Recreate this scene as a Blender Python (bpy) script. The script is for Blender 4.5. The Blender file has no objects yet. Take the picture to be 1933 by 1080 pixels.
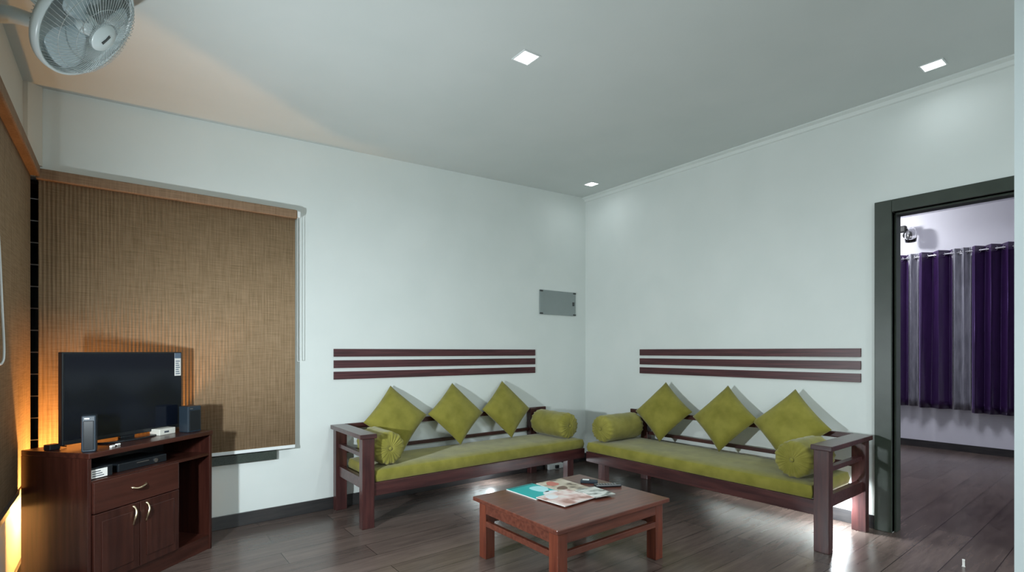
import bpy, bmesh, math, random
from mathutils import Vector, Matrix, Euler
random.seed(7)
sc = bpy.context.scene
C = sc.collection
PI = math.pi
R = math.radians

# ------------------------------------------------------------------ camera
cam_d = bpy.data.cameras.new('camera')
cam = bpy.data.objects.new('camera', cam_d); C.objects.link(cam)
cam.location = (0, 0, 1.2)
cam.rotation_euler = (R(90), 0, R(-37.74))
cam_d.sensor_width = 36
cam_d.lens = 36 * 955 / 1933
cam_d.shift_y = (664 - 540) / 1933
cam_d.clip_start = 0.02
sc.camera = cam

# ------------------------------------------------------------------ world / exposure
w = bpy.data.worlds.new('world'); sc.world = w
w.use_nodes = True
w.node_tree.nodes['Background'].inputs[0].default_value = (0.01, 0.013, 0.02, 1)
w.node_tree.nodes['Background'].inputs[1].default_value = 0.3
sc.view_settings.view_transform = 'Standard'
sc.view_settings.look = 'None'
sc.view_settings.gamma = 1
sc.view_settings.exposure = 0.55
sc.view_settings.use_curve_mapping = False

# room numbers (metres): back wall y=YB, right wall x=XR, left wall x=XL, camera stands at the origin
YB, XR, XL, YF = 3.905, 4.045, -0.425, -3.0
def ceil_z(x): return 2.698 + (x + 0.34) * 0.0430
CT = math.atan(0.0430)
DOWN = [(1.728, 2.108), (3.75, 0.83), (3.71, 3.50), (1.5, -1.9), (3.1, -1.6), (0.2, -1.3)]  # entries behind the camera are assumed, unseen downlights

# ------------------------------------------------------------------ lights
def area(name, loc, power, size, color=(1, 1, 1), rot=(0, 0, 0), spread=160):
    l = bpy.data.lights.new(name, 'AREA'); l.energy = power; l.size = size; l.color = color
    l.spread = R(spread)
    o = bpy.data.objects.new(name, l); o.location = loc; o.rotation_euler = rot; C.objects.link(o); return o
def point(name, loc, power, rad, color):
    l = bpy.data.lights.new(name, 'POINT'); l.energy = power; l.shadow_soft_size = rad; l.color = color
    o = bpy.data.objects.new(name, l); o.location = loc; C.objects.link(o); return o
COOL = (0.85, 0.955, 1.0)
DPOW = [7, 0.3, 0.3, 62, 28, 6]
for (x, y), p in zip(DOWN, DPOW):
    area('downlight_light', (x, y, ceil_z(x) - 0.03), p, 0.09, COOL, (0, -CT, 0), 165)
area('assumed_lamp_light', (-0.37, 2.25, 1.0), 42, 0.10, COOL, (0, R(-90), 0), 180)          # assumed low lamp by the left blind, unseen just out of frame
point('assumed_corner_light', (-0.24, 3.69, 0.38), 27, 0.03, (1.0, 0.47, 0.13))   # bulb of the assumed, unseen lamp behind the television cabinet
_st = area('under_sofa_fill', (3.93, 1.85, 0.20), 1.7, 1.2, (0.95, 0.97, 0.95), (R(90), 0, 0), 180)   # added fill low behind the right sofa, brightens the floor there
_st.data.shape = 'RECTANGLE'; _st.data.size = 1.1; _st.data.size_y = 0.02; _st.rotation_euler = (R(50), 0, R(-90))
area('assumed_bedroom_light', (6.3, 1.5, 2.86), 24, 0.7, (0.88, 0.90, 1.0), (0, 0, 0), 170)  # assumed light up in the bedroom, its fixture unseen
point('bedroom_wall_fill', (7.30, 2.35, 2.80), 20, 0.05, (0.95, 0.97, 1.0))  # added fill hidden by the door frame, washes the upper bedroom wall
point('under_sofa_added_light', (3.86, 1.375, 0.15), 10, 0.03, COOL)      # bare low light added behind the sofa end for bright wall and floor
point('under_sofa_added_light', (2.68, 3.78, 0.13), 3, 0.03, COOL)  # bare light added under the left sofa for the bright floor streak

# ------------------------------------------------------------------ materials
def new_mat(name):
    m = bpy.data.materials.new(name); m.use_nodes = True
    return m, m.node_tree, m.node_tree.nodes['Principled BSDF']
def plain(name, col, rough=0.5, metal=0.0, coat=0.0, emis=None, es=0, alpha=1, trans=0, spec=None):
    m, nt, b = new_mat(name)
    b.inputs['Base Color'].default_value = (*col, 1); b.inputs['Roughness'].default_value = rough
    b.inputs['Metallic'].default_value = metal; b.inputs['Coat Weight'].default_value = coat
    b.inputs['Transmission Weight'].default_value = trans
    if spec is not None: b.inputs['Specular IOR Level'].default_value = spec
    if emis: b.inputs['Emission Color'].default_value = (*emis, 1); b.inputs['Emission Strength'].default_value = es
    return m
def N(nt, t, **kw):
    n = nt.nodes.new(t)
    for k, v in kw.items(): setattr(n, k, v)
    return n
def noisy(name, c1, c2, scale=(5, 5, 5), nscale=4, detail=6, rough=0.5, bump=0.0, coat=0.0, dist=0.02, ramp=(0.35, 0.65), spec=None, sheen=0):
    m, nt, b = new_mat(name); L = nt.links.new
    tc = N(nt, 'ShaderNodeTexCoord'); mp = N(nt, 'ShaderNodeMapping'); mp.inputs['Scale'].default_value = scale
    nz = N(nt, 'ShaderNodeTexNoise'); nz.inputs['Scale'].default_value = nscale; nz.inputs['Detail'].default_value = detail
    cr = N(nt, 'ShaderNodeValToRGB')
    cr.color_ramp.elements[0].position = ramp[0]; cr.color_ramp.elements[0].color = (*c1, 1)
    cr.color_ramp.elements[1].position = ramp[1]; cr.color_ramp.elements[1].color = (*c2, 1)
    L(tc.outputs['Object'], mp.inputs['Vector']); L(mp.outputs['Vector'], nz.inputs['Vector'])
    L(nz.outputs['Fac'], cr.inputs['Fac']); L(cr.outputs['Color'], b.inputs['Base Color'])
    b.inputs['Roughness'].default_value = rough; b.inputs['Coat Weight'].default_value = coat
    b.inputs['Coat Roughness'].default_value = 0.15
    b.inputs['Sheen Weight'].default_value = sheen
    if spec is not None: b.inputs['Specular IOR Level'].default_value = spec
    if bump:
        bp = N(nt, 'ShaderNodeBump'); bp.inputs['Strength'].default_value = bump; bp.inputs['Distance'].default_value = dist
        L(nz.outputs['Fac'], bp.inputs['Height']); L(bp.outputs['Normal'], b.inputs['Normal'])
    return m

M = {}
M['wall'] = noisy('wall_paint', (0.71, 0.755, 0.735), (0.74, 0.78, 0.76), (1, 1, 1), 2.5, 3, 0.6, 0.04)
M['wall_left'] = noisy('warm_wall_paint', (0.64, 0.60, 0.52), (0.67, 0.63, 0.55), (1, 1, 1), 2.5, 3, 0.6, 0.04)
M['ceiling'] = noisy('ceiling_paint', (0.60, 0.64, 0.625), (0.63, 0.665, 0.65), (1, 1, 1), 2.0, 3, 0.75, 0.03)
M['bed_wall'] = noisy('bedroom_wall_paint', (0.70, 0.70, 0.76), (0.73, 0.73, 0.79), (1, 1, 1), 2.0, 3, 0.7, 0.03)
M['skirt'] = noisy('dark_skirting', (0.022, 0.022, 0.024), (0.04, 0.036, 0.036), (1, 1, 8), 5, 4, 0.3)
M['frame'] = noisy('dark_green_paint', (0.030, 0.040, 0.030), (0.038, 0.05, 0.038), (2, 2, 2), 5, 4, 0.4)
M['granite'] = noisy('granite', (0.02, 0.03, 0.024), (0.05, 0.062, 0.05), (40, 40, 40), 5, 4, 0.3)
M['sofa_wood'] = noisy('sofa_rosewood', (0.036, 0.0105, 0.0115), (0.078, 0.024, 0.022), (1.2, 14, 14), 3, 6, 0.32, 0.05, 0.3)
M['sofa_wood_v'] = noisy('sofa_rosewood_upright', (0.036, 0.0105, 0.0115), (0.078, 0.024, 0.022), (14, 14, 1.2), 3, 6, 0.32, 0.05, 0.3)
M['table_wood'] = noisy('table_rosewood', (0.090, 0.024, 0.015), (0.155, 0.046, 0.028), (1.4, 16, 16), 3, 6, 0.3, 0.04, 0.35)
M['table_wood_v'] = noisy('table_rosewood_upright', (0.10, 0.022, 0.012), (0.18, 0.044, 0.022), (14, 14, 1.2), 3, 6, 0.3, 0.04, 0.35)
M['cab_wood'] = noisy('cabinet_laminate', (0.026, 0.0065, 0.0045), (0.052, 0.0145, 0.0095), (16, 16, 1.0), 2.5, 6, 0.32, 0.03, 0.2)
M['cab_wood_h'] = noisy('cabinet_laminate_top', (0.032, 0.009, 0.006), (0.062, 0.018, 0.012), (1.0, 16, 16), 2.5, 6, 0.28, 0.03, 0.2)
M['panel_wood'] = noisy('panel_veneer', (0.040, 0.010, 0.013), (0.095, 0.026, 0.030), (1.0, 1.0, 30), 3, 6, 0.4, 0.03)
M['panel_wood_r'] = M['panel_wood']
M['olive'] = noisy('olive_velvet', (0.190, 0.172, 0.024), (0.262, 0.235, 0.042), (1, 1, 1), 9, 5, 0.85, 0.12, dist=0.01, spec=0.2, sheen=0.25)
M['bolster'] = noisy('olive_velvet_light', (0.215, 0.195, 0.032), (0.30, 0.268, 0.055), (1, 1, 1), 10, 5, 0.85, 0.15, dist=0.01, spec=0.2, sheen=0.25)
M['white'] = plain('white_plastic', (0.75, 0.78, 0.78), 0.35)
M['fan_white'] = plain('fan_white_plastic', (0.62, 0.70, 0.71), 0.3)
M['wire'] = plain('guard_wire', (0.55, 0.60, 0.60), 0.35, 0.3)
M['black'] = plain('black_plastic', (0.008, 0.010, 0.013), 0.3)
M['dark_blue'] = plain('blue_black_plastic', (0.014, 0.024, 0.036), 0.45)
M['screen'] = plain('television_screen', (0.004, 0.006, 0.012), 0.12)
M['brass'] = plain('brass', (0.62, 0.50, 0.34), 0.25, 1.0)
M['steel'] = plain('steel', (0.5, 0.5, 0.52), 0.3, 1.0)
M['grey_metal'] = noisy('grey_sheet_metal', (0.25, 0.29, 0.285), (0.27, 0.31, 0.305), (1, 1, 1), 4, 3, 0.45)
M['dark_metal'] = plain('dark_metal', (0.04, 0.045, 0.045), 0.4)
M['black_iron'] = plain('black_iron', (0.006, 0.007, 0.006), 0.6)
M['lit'] = plain('downlight_diffuser', (1, 1, 1), 0.5, emis=(0.95, 1.0, 1.0), es=5)
M['cyan_paint'] = noisy('pale_cyan_paint', (0.60, 0.68, 0.70), (0.63, 0.71, 0.73), (1, 1, 1), 2.5, 3, 0.6, 0.03)
M['cardboard'] = plain('off_white_card', (0.62, 0.60, 0.54), 0.6)
M['ink'] = plain('printed_ink', (0.05, 0.06, 0.08), 0.6)
M['paper'] = plain('paper', (0.75, 0.73, 0.70), 0.6)
M['label_blue'] = plain('sticker_header', (0.10, 0.14, 0.20), 0.5)

def glass_mat(name, col=(1, 1, 1), rough=0.0):
    m, nt, b = new_mat(name)
    b.inputs['Base Color'].default_value = (*col, 1); b.inputs['Roughness'].default_value = rough
    b.inputs['Transmission Weight'].default_value = 1.0; b.inputs['IOR'].default_value = 1.45
    return m
M['glass'] = glass_mat('clear_glass')
M['dark_glass'] = plain('night_window_glass', (0.004, 0.005, 0.006), 0.08)

# translucent fan blade plastic
m, nt, b = new_mat('blade_plastic'); b.inputs['Base Color'].default_value = (0.55, 0.66, 0.70, 1); b.inputs['Roughness'].default_value = 0.25
b.inputs['Alpha'].default_value = 0.72; M['blade'] = m

# floor: long dark laminate boards along the back wall, satin gloss
m, nt, b = new_mat('laminate_floor'); L = nt.links.new
tc = N(nt, 'ShaderNodeTexCoord'); mp = N(nt, 'ShaderNodeMapping')
br = N(nt, 'ShaderNodeTexBrick'); br.inputs['Scale'].default_value = 1.0
br.inputs['Brick Width'].default_value = 1.2; br.inputs['Row Height'].default_value = 0.19; br.inputs['Mortar Size'].default_value = 0.0018
br.offset = 0.37
br.inputs['Color1'].default_value = (0.082, 0.062, 0.055, 1); br.inputs['Color2'].default_value = (0.125, 0.095, 0.084, 1); br.inputs['Mortar'].default_value = (0.012, 0.009, 0.008, 1)
mp2 = N(nt, 'ShaderNodeMapping'); mp2.inputs['Scale'].default_value = (0.8, 7, 1)
nz = N(nt, 'ShaderNodeTexNoise'); nz.inputs['Scale'].default_value = 3.0; nz.inputs['Detail'].default_value = 8; nz.inputs['Roughness'].default_value = 0.65
cr = N(nt, 'ShaderNodeValToRGB'); cr.color_ramp.elements[0].color = (0.68, 0.65, 0.63, 1); cr.color_ramp.elements[1].color = (1.25, 1.2, 1.17, 1)
cr.color_ramp.elements[0].position = 0.3; cr.color_ramp.elements[1].position = 0.72
mx = N(nt, 'ShaderNodeMix', data_type='RGBA', blend_type='MULTIPLY'); mx.inputs[0].default_value = 1
L(tc.outputs['Object'], mp.inputs['Vector']); L(mp.outputs['Vector'], br.inputs['Vector'])
L(tc.outputs['Object'], mp2.inputs['Vector']); L(mp2.outputs['Vector'], nz.inputs['Vector'])
L(nz.outputs['Fac'], cr.inputs['Fac']); L(br.outputs['Color'], mx.inputs[6]); L(cr.outputs['Color'], mx.inputs[7]); L(mx.outputs[2], b.inputs['Base Color'])
rr = N(nt, 'ShaderNodeMapRange'); rr.inputs['To Min'].default_value = 0.19; rr.inputs['To Max'].default_value = 0.30
L(nz.outputs['Fac'], rr.inputs['Value']); L(rr.outputs['Result'], b.inputs['Roughness'])
b.inputs['Specular IOR Level'].default_value = 0.42; b.inputs['Coat Weight'].default_value = 0.0; b.inputs['Coat Roughness'].default_value = 0.13
bp = N(nt, 'ShaderNodeBump'); bp.inputs['Strength'].default_value = 0.08; bp.inputs['Distance'].default_value = 0.004
L(nz.outputs['Fac'], bp.inputs['Height']); L(bp.outputs['Normal'], b.inputs['Normal'])
M['floor'] = m

# woven blind fabric
def woven(name, c1, c2):
    m, nt, b = new_mat(name); L = nt.links.new
    tc = N(nt, 'ShaderNodeTexCoord')
    outs = []
    for s in ((60, 60, 3), (4, 4, 110)):
        mp = N(nt, 'ShaderNodeMapping'); mp.inputs['Scale'].default_value = s
        nz = N(nt, 'ShaderNodeTexNoise'); nz.inputs['Scale'].default_value = 2.2; nz.inputs['Detail'].default_value = 4
        L(tc.outputs['Object'], mp.inputs['Vector']); L(mp.outputs['Vector'], nz.inputs['Vector']); outs.append(nz)
    ad = N(nt, 'ShaderNodeMath', operation='ADD'); L(outs[0].outputs['Fac'], ad.inputs[0]); L(outs[1].outputs['Fac'], ad.inputs[1])
    hf = N(nt, 'ShaderNodeMath', operation='MULTIPLY'); hf.inputs[1].default_value = 0.5; L(ad.outputs[0], hf.inputs[0])
    cr = N(nt, 'ShaderNodeValToRGB'); cr.color_ramp.elements[0].position = 0.36; cr.color_ramp.elements[0].color = (*c1, 1)
    cr.color_ramp.elements[1].position = 0.62; cr.color_ramp.elements[1].color = (*c2, 1)
    L(hf.outputs[0], cr.inputs['Fac']); L(cr.outputs['Color'], b.inputs['Base Color'])
    b.inputs['Roughness'].default_value = 0.8; b.inputs['Specular IOR Level'].default_value = 0.2
    bp = N(nt, 'ShaderNodeBump'); bp.inputs['Strength'].default_value = 0.25; bp.inputs['Distance'].default_value = 0.002
    L(hf.outputs[0], bp.inputs['Height']); L(bp.outputs['Normal'], b.inputs['Normal'])
    return m
M['blind'] = woven('woven_blind', (0.212, 0.140, 0.076), (0.34, 0.232, 0.14))
M['blind_head'] = woven('woven_blind_head', (0.20, 0.125, 0.075), (0.29, 0.19, 0.12))

# curtains
M['purple'] = noisy('purple_satin', (0.022, 0.007, 0.045), (0.034, 0.011, 0.066), (6, 6, 1), 4, 4, 0.28, 0.02, spec=0.8)
for k_ in ('purple',):
    pb = M[k_].node_tree.nodes['Principled BSDF']; pb.inputs['Sheen Weight'].default_value = 0.8; pb.inputs['Sheen Tint'].default_value = (0.62, 0.40, 1, 1); pb.inputs['Sheen Roughness'].default_value = 0.25
M['grey_curtain'] = noisy('grey_satin', (0.16, 0.16, 0.19), (0.26, 0.26, 0.30), (6, 6, 1), 5, 4, 0.35, 0.02, spec=0.7)

# ------------------------------------------------------------------ helpers
def mesh_obj(name, verts, faces, mat, parent=None, smooth=False, bevel=0, loc=None, rot=None, kind=None):
    me = bpy.data.meshes.new(name); me.from_pydata([tuple(v) for v in verts], [], faces)
    bm = bmesh.new(); bm.from_mesh(me); bmesh.ops.recalc_face_normals(bm, faces=bm.faces); bm.to_mesh(me); bm.free()
    me.materials.append(mat)
    if smooth:
        for p in me.polygons: p.use_smooth = True
    o = bpy.data.objects.new(name, me); C.objects.link(o)
    if parent: o.parent = parent
    if loc: o.location = loc
    if rot: o.rotation_euler = rot
    if bevel:
        md = o.modifiers.new('bevel', 'BEVEL'); md.width = bevel; md.segments = 2; md.limit_method = 'ANGLE'; md.angle_limit = R(40)
    if kind: o['kind'] = kind
    return o
class MB:
    def __init__(s): s.v = []; s.f = []
    def add(s, v, f):
        n = len(s.v); s.v += [Vector(a) for a in v]; s.f += [tuple(i + n for i in q) for q in f]; return s
    def box(s, x0, x1, y0, y1, z0, z1):
        return s.add([(x0, y0, z0), (x1, y0, z0), (x1, y1, z0), (x0, y1, z0), (x0, y0, z1), (x1, y0, z1), (x1, y1, z1), (x0, y1, z1)],
                     [(0, 3, 2, 1), (4, 5, 6, 7), (0, 1, 5, 4), (1, 2, 6, 5), (2, 3, 7, 6), (3, 0, 4, 7)])
    def prism(s, pts, z0, z1):
        n = len(pts)
        return s.add([(x, y, z0) for x, y in pts] + [(x, y, z1) for x, y in pts],
                     [tuple(range(n))[::-1], tuple(range(n, 2 * n))] + [(i, (i + 1) % n, n + (i + 1) % n, n + i) for i in range(n)])
    def tube(s, pts, r, seg=8, closed=False):
        pts = [Vector(p) for p in pts]; n = len(pts); rings = []
        up = None
        for i, p in enumerate(pts):
            a = pts[(i - 1) % n] if (closed or i > 0) else p
            b = pts[(i + 1) % n] if (closed or i < n - 1) else p
            d = (b - a).normalized()
            if up is None: up = d.orthogonal().normalized()
            up = (up - d * up.dot(d)).normalized(); sd = d.cross(up)
            rad = r[i] if isinstance(r, (list, tuple)) else r
            rings.append([p + (up * math.cos(2 * PI * k / seg) + sd * math.sin(2 * PI * k / seg)) * rad for k in range(seg)])
        v = [q for rg in rings for q in rg]; f = []
        for i in range(n if closed else n - 1):
            j = (i + 1) % n
            for k in range(seg):
                f.append((i * seg + k, i * seg + (k + 1) % seg, j * seg + (k + 1) % seg, j * seg + k))
        if not closed: f += [tuple(range(seg))[::-1], tuple(range((n - 1) * seg, n * seg))]
        return s.add(v, f)
    def lathe(s, prof, seg=32, mat=None, fn=None):
        # profile of (radius, height) about local z
        v = []; f = []
        for r, h in prof:
            for k in range(seg):
                a = 2 * PI * k / seg; rr = r if fn is None else fn(r, h, a)
                v.append(Vector((rr * math.cos(a), rr * math.sin(a), h)))
        for i in range(len(prof) - 1):
            for k in range(seg):
                f.append((i * seg + k, i * seg + (k + 1) % seg, (i + 1) * seg + (k + 1) % seg, (i + 1) * seg + k))
        f += [tuple(range(seg))[::-1], tuple(range((len(prof) - 1) * seg, len(prof) * seg))]
        if mat: v = [mat @ q for q in v]
        return s.add(v, f)
    def build(s, name, mat, parent=None, **kw): return mesh_obj(name, s.v, s.f, mat, parent, **kw)
def tag(o, label, cat, group=None):
    o['label'] = label; o['category'] = cat
    if group: o['group'] = group
    return o
def empty(name, loc, label, cat, group=None, rz=0):
    o = bpy.data.objects.new(name, None); o.empty_display_size = 0.1; C.objects.link(o); o.location = loc; o.rotation_euler = (0, 0, rz)
    return tag(o, label, cat, group)
def struct(name, mb, mat, **kw): return mb.build(name, mat, kind='structure', **kw)

# ------------------------------------------------------------------ room shell
T = 0.15
struct('floor', MB().box(XL - T, 8.2, YF - T, YB + T, -0.06, 0), M['floor'])
def sloped(x0, x1, y0, y1, th=0.1):
    z0, z1 = ceil_z(x0), ceil_z(x1)
    return MB().add([(x0, y0, z0), (x1, y0, z1), (x1, y1, z1), (x0, y1, z0), (x0, y0, z0 + th), (x1, y0, z1 + th), (x1, y1, z1 + th), (x0, y1, z0 + th)],
                    [(0, 3, 2, 1), (4, 5, 6, 7), (0, 1, 5, 4), (1, 2, 6, 5), (2, 3, 7, 6), (3, 0, 4, 7)])
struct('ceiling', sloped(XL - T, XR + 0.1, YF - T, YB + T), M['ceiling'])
SZ, WT = 0.497, 2.19                       # sill height, window head height
WX1 = 0.86                                 # right jamb of the back window
H = 3.0
wb = MB().box(XL - T, XR + 0.1, YB, YB + T, 0, SZ - 0.06).box(WX1, XR + 0.1, YB, YB + T, SZ - 0.06, H).box(XL - T, WX1, YB, YB + T, WT, H)
struct('wall_back', wb, M['wall'])
WY0, WY1 = 1.15, 3.86
wl = MB().box(XL - T, XL, YF, YB, 0, SZ - 0.06).box(XL - T, XL, YF, WY0, SZ - 0.06, H).box(XL - T, XL, WY1, YB, SZ - 0.06, WT).box(XL - T, XL, WY0, YB, WT, H)
struct('wall_left', wl, M['wall_left'])
DY0, DY1, DZ = 0.16, 1.108, 2.124          # doorway opening in the right wall
wr = MB().box(XR, XR + 0.1, DY1 + 0.0, YB, 0, H).box(XR, XR + 0.1, YF, DY0, 0, H).box(XR, XR + 0.1, DY0, DY1, DZ, H)
struct('wall_right', wr, M['wall'])
struct('wall_front', MB().box(XL - T, XR + 0.1, YF - T, YF, 0, H), M['wall'])
# bedroom beyond the doorway
struct('wall_bedroom_far', MB().box(8.0, 8.12, -1.2, 3.4, 0, 3.0), M['bed_wall'])
struct('wall_bedroom_left', MB().box(XR + 0.1, 8.0, 3.3, 3.42, 0, 3.0), M['bed_wall'])
struct('wall_bedroom_right', MB().box(XR + 0.1, 8.0, -1.32, -1.2, 0, 3.0), M['bed_wall'])
struct('ceiling_bedroom', MB().box(XR + 0.1, 8.12, -1.3, 3.42, 2.93, 3.0), M['bed_wall'])
struct('baseboard_bedroom', MB().box(7.985, 8.0, -1.2, 3.3, 0, 0.085), M['skirt'])
# skirting and cornice
struct('baseboard_back', MB().box(XL, XR, YB - 0.012, YB, 0, 0.09), M['skirt'], bevel=0.002)
struct('baseboard_right', MB().box(XR - 0.012, XR, 1.21, YB - 0.012, 0, 0.09), M['skirt'], bevel=0.002)
struct('baseboard_left', MB().box(XL, XL + 0.012, YF, YB - 0.012, 0, 0.09), M['skirt'], bevel=0.002)
cz = ceil_z(XR)
cor = [(XR, cz), (XR - 0.050, cz), (XR - 0.050, cz - 0.012), (XR - 0.022, cz - 0.022), (XR - 0.014, cz - 0.045), (XR, cz - 0.05)]
v = [(x, YB, z) for x, z in cor] + [(x, YF, z) for x, z in cor]; n = len(cor)
struct('trim_1', MB().add(v, [tuple(range(n)), tuple(range(n, 2 * n))[::-1]] + [(i, n + i, n + (i + 1) % n, (i + 1) % n) for i in range(n)]), M['wall'])
# narrow chamfer added in the left corner over the window head, for its darker strip
struct('trim_2', MB().prism([(XL, YB), (XL, YB - 0.05), (XL + 0.02, YB - 0.055), (XL + 0.075, YB - 0.012), (XL + 0.075, YB)], WT + 0.06, 2.75), M['wall_left'])
# square column at the right edge of view
struct('trim_3', MB().box(2.40, 2.56, -0.12, 0.3145, 0, 2.85), M['cyan_paint'])

# doorway frame
fw = 0.096
d = MB()
d.box(XR - 0.018, XR + 0.118, DY1, DY1 + fw, 0, DZ + 0.081)
d.box(XR - 0.018, XR + 0.118, DY0 - fw, DY0, 0, DZ + 0.081)
d.box(XR - 0.018, XR + 0.118, DY0, DY1, DZ, DZ + 0.081)
d.box(XR + 0.03, XR + 0.118, DY1 - 0.014, DY1, 0, DZ).box(XR + 0.03, XR + 0.118, DY0, DY0 + 0.014, 0, DZ).box(XR + 0.03, XR + 0.118, DY0, DY1, DZ - 0.014, DZ)
struct('door_1', d, M['frame'], bevel=0.003)

# windows: dark night glass, frame, security bars, stone sill
w1 = struct('window_1', MB().box(XL + 0.001, WX1, YB + 0.085, YB + 0.091, SZ, WT), M['dark_glass'])
f = MB()
for x0, x1 in ((XL + 0.06, XL + 0.10), (0.20, 0.24), (WX1 - 0.04, WX1)): f.box(x0, x1, YB + 0.07, YB + 0.11, SZ, WT)
f.box(XL + 0.1, WX1, YB + 0.07, YB + 0.11, WT - 0.04, WT).box(XL + 0.1, WX1, YB + 0.07, YB + 0.11, SZ, SZ + 0.04)
f.build('window_frame', M['frame'], w1)
g = MB()
for k in range(14): g.tube([(XL + 0.002, YB + 0.045, SZ + 0.075 + k * 0.125), (WX1, YB + 0.045, SZ + 0.075 + k * 0.125)], 0.0035, 6)
g.build('security_bars', M['steel'], w1)
MB().box(XL + 0.002, 0.882, YB - 0.028, YB + 0.12, SZ - 0.062, SZ).build('window_sill', M['granite'], w1, bevel=0.003)
w2 = struct('window_2', MB().box(XL - 0.091, XL - 0.085, WY0, WY1, SZ, WT), M['dark_glass'])
f = MB()
for y0 in (WY0, 2.0, 2.9, WY1 - 0.04): f.box(XL - 0.11, XL - 0.07, y0, y0 + 0.04, SZ, WT)
f.box(XL - 0.11, XL - 0.07, WY0 + .04, WY1 - .04, WT - 0.04, WT).box(XL - 0.11, XL - 0.07, WY0 + .04, WY1 - .04, SZ, SZ + 0.04)
f.build('window_frame', M['frame'], w2)
MB().box(XL - 0.12, XL + 0.012, WY0, WY1, SZ - 0.062, SZ).build('window_sill', M['granite'], w2, bevel=0.003)

# ------------------------------------------------------------------ roller blinds
def ribbed(p0, p1, nrm, z0, z1, amp, period, th=0.0015, taper=True):
    """ribbed woven sheet between two plan points"""
    p0, p1, nrm = Vector(p0), Vector(p1), Vector(nrm); Ln = (p1 - p0).length; n = int(Ln / period * 8); mb = MB(); v = []; fc = []
    for i in range(n + 1):
        s = Ln * i / n; a = amp * (1 - 0.75 * min(1, max(0, s / Ln * 2.2 - 0.45)) if taper else 1) * (0.5 + 0.5 * math.sin(2 * PI * s / period)); q = p0 + (p1 - p0) * (s / Ln) + nrm * a; q2 = q - nrm * th
        v += [(q.x, q.y, z0), (q.x, q.y, z1), (q2.x, q2.y, z0), (q2.x, q2.y, z1)]
    for i in range(n):
        a, b_ = 4 * i, 4 * i + 4
        fc += [(a, b_, b_ + 1, a + 1), (a + 2, a + 3, b_ + 3, b_ + 2), (a, a + 2, b_ + 2, b_), (a + 1, b_ + 1, b_ + 3, a + 3)]
    return mb.add(v, fc)
BX0, BX1, BY = -0.362, 0.998, 3.850
b1 = empty('roller_blind', (0, 0, 0), 'wide woven tan roller blind with a white bottom rail, hanging behind the television', 'blind')
ribbed((BX0, BY), (BX1, BY), (0, -1), 0.53, 2.17, 0.0042, 0.0185).build('fabric', M['blind'], b1, smooth=True)
MB().box(BX0 - 0.01, BX1 + 0.012, BY - 0.02, YB, 2.16, 2.222).build('headrail', M['blind_head'], b1, bevel=0.008)
MB().box(BX1 + 0.012, BX1 + 0.035, BY - 0.015, YB, 2.17, 2.215).build('end_bracket', M['white'], b1, bevel=0.004)
MB().box(BX0, BX1, BY - 0.006, BY + 0.006, 0.507, 0.530).build('bottom_rail', M['white'], b1, bevel=0.003)
pts = []
for k in range(40):
    a = k / 40 * 2 * PI; pts.append((BX1 + 0.024 + 0.009 * math.cos(a), BY - 0.002, 1.66 + (0.53 if math.sin(a) > 0 else -0.53) * min(1, abs(math.sin(a)) * 3)))
MB().tube(pts, 0.0018, 6, True).build('bead_chain', M['white'], b1, smooth=True)

LX = -0.392
b2 = empty('roller_blind', (0, 0, 0), 'tan roller blind on the left wall, glowing orange, with a white cord', 'blind')
ribbed((LX, 1.1), (LX, 3.815), (1, 0), 0.53, 2.18, 0.0010, 0.0215, taper=False).build('fabric', M['blind'], b2, smooth=True)
MB().box(XL, -0.352, 1.1, 3.82, 2.17, 2.232).build('headrail', M['blind_head'], b2, bevel=0.008)
MB().box(LX - 0.006, LX + 0.006, 1.1, 3.815, 0.507, 0.530).build('bottom_rail', M['dark_metal'], b2, bevel=0.003)
pts = [(-0.355, 2.56, 2.17), (-0.355, 2.565, 1.8), (-0.352, 2.635, 1.55), (-0.35, 2.665, 1.35), (-0.35, 2.70, 1.24), (-0.35, 2.705, 1.19), (-0.35, 2.69, 1.165), (-0.352, 2.65, 1.15), (-0.355, 2.60, 1.16), (-0.357, 2.56, 1.25), (-0.357, 2.53, 1.7), (-0.357, 2.53, 2.17)]
def smooth_pts(p, it=2):
    for _ in range(it):
        q = [p[0]]
        for a, b_ in zip(p[:-1], p[1:]):
            a, b_ = Vector(a), Vector(b_); q += [a * .75 + b_ * .25, a * .25 + b_ * .75]
        q.append(p[-1]); p = q
    return p
MB().tube(smooth_pts(pts), 0.004, 8).build('cord', M['white'], b2, smooth=True)

# ------------------------------------------------------------------ wall strips
def strips(name, label, along, mat):
    e = empty(name, along(0, 0), label, 'wall panel')
    for k in range(3):
        z1 = 1.221 - k * 0.0875
        along(1, (z1 - 0.060, z1)).build('wood_strip', mat, e, bevel=0.0015)
    return e
def back_al(m_, z):
    if m_ == 0: return (0, 0, 0)
    return MB().box(1.291, 3.312, YB - 0.012, YB, z[0], z[1])
def right_al(m_, z):
    if m_ == 0: return (0, 0, 0)
    return MB().box(XR - 0.012, XR, 1.286, 3.164, z[0] + 0.002, z[1] + 0.002)
strips('wall_panel', 'three dark wood strips mounted on the wall over the sofa nearer the television', back_al, M['panel_wood'])
strips('wall_panel', 'three dark wood strips mounted on the wall over the sofa beside the doorway', right_al, M['panel_wood'])

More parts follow.
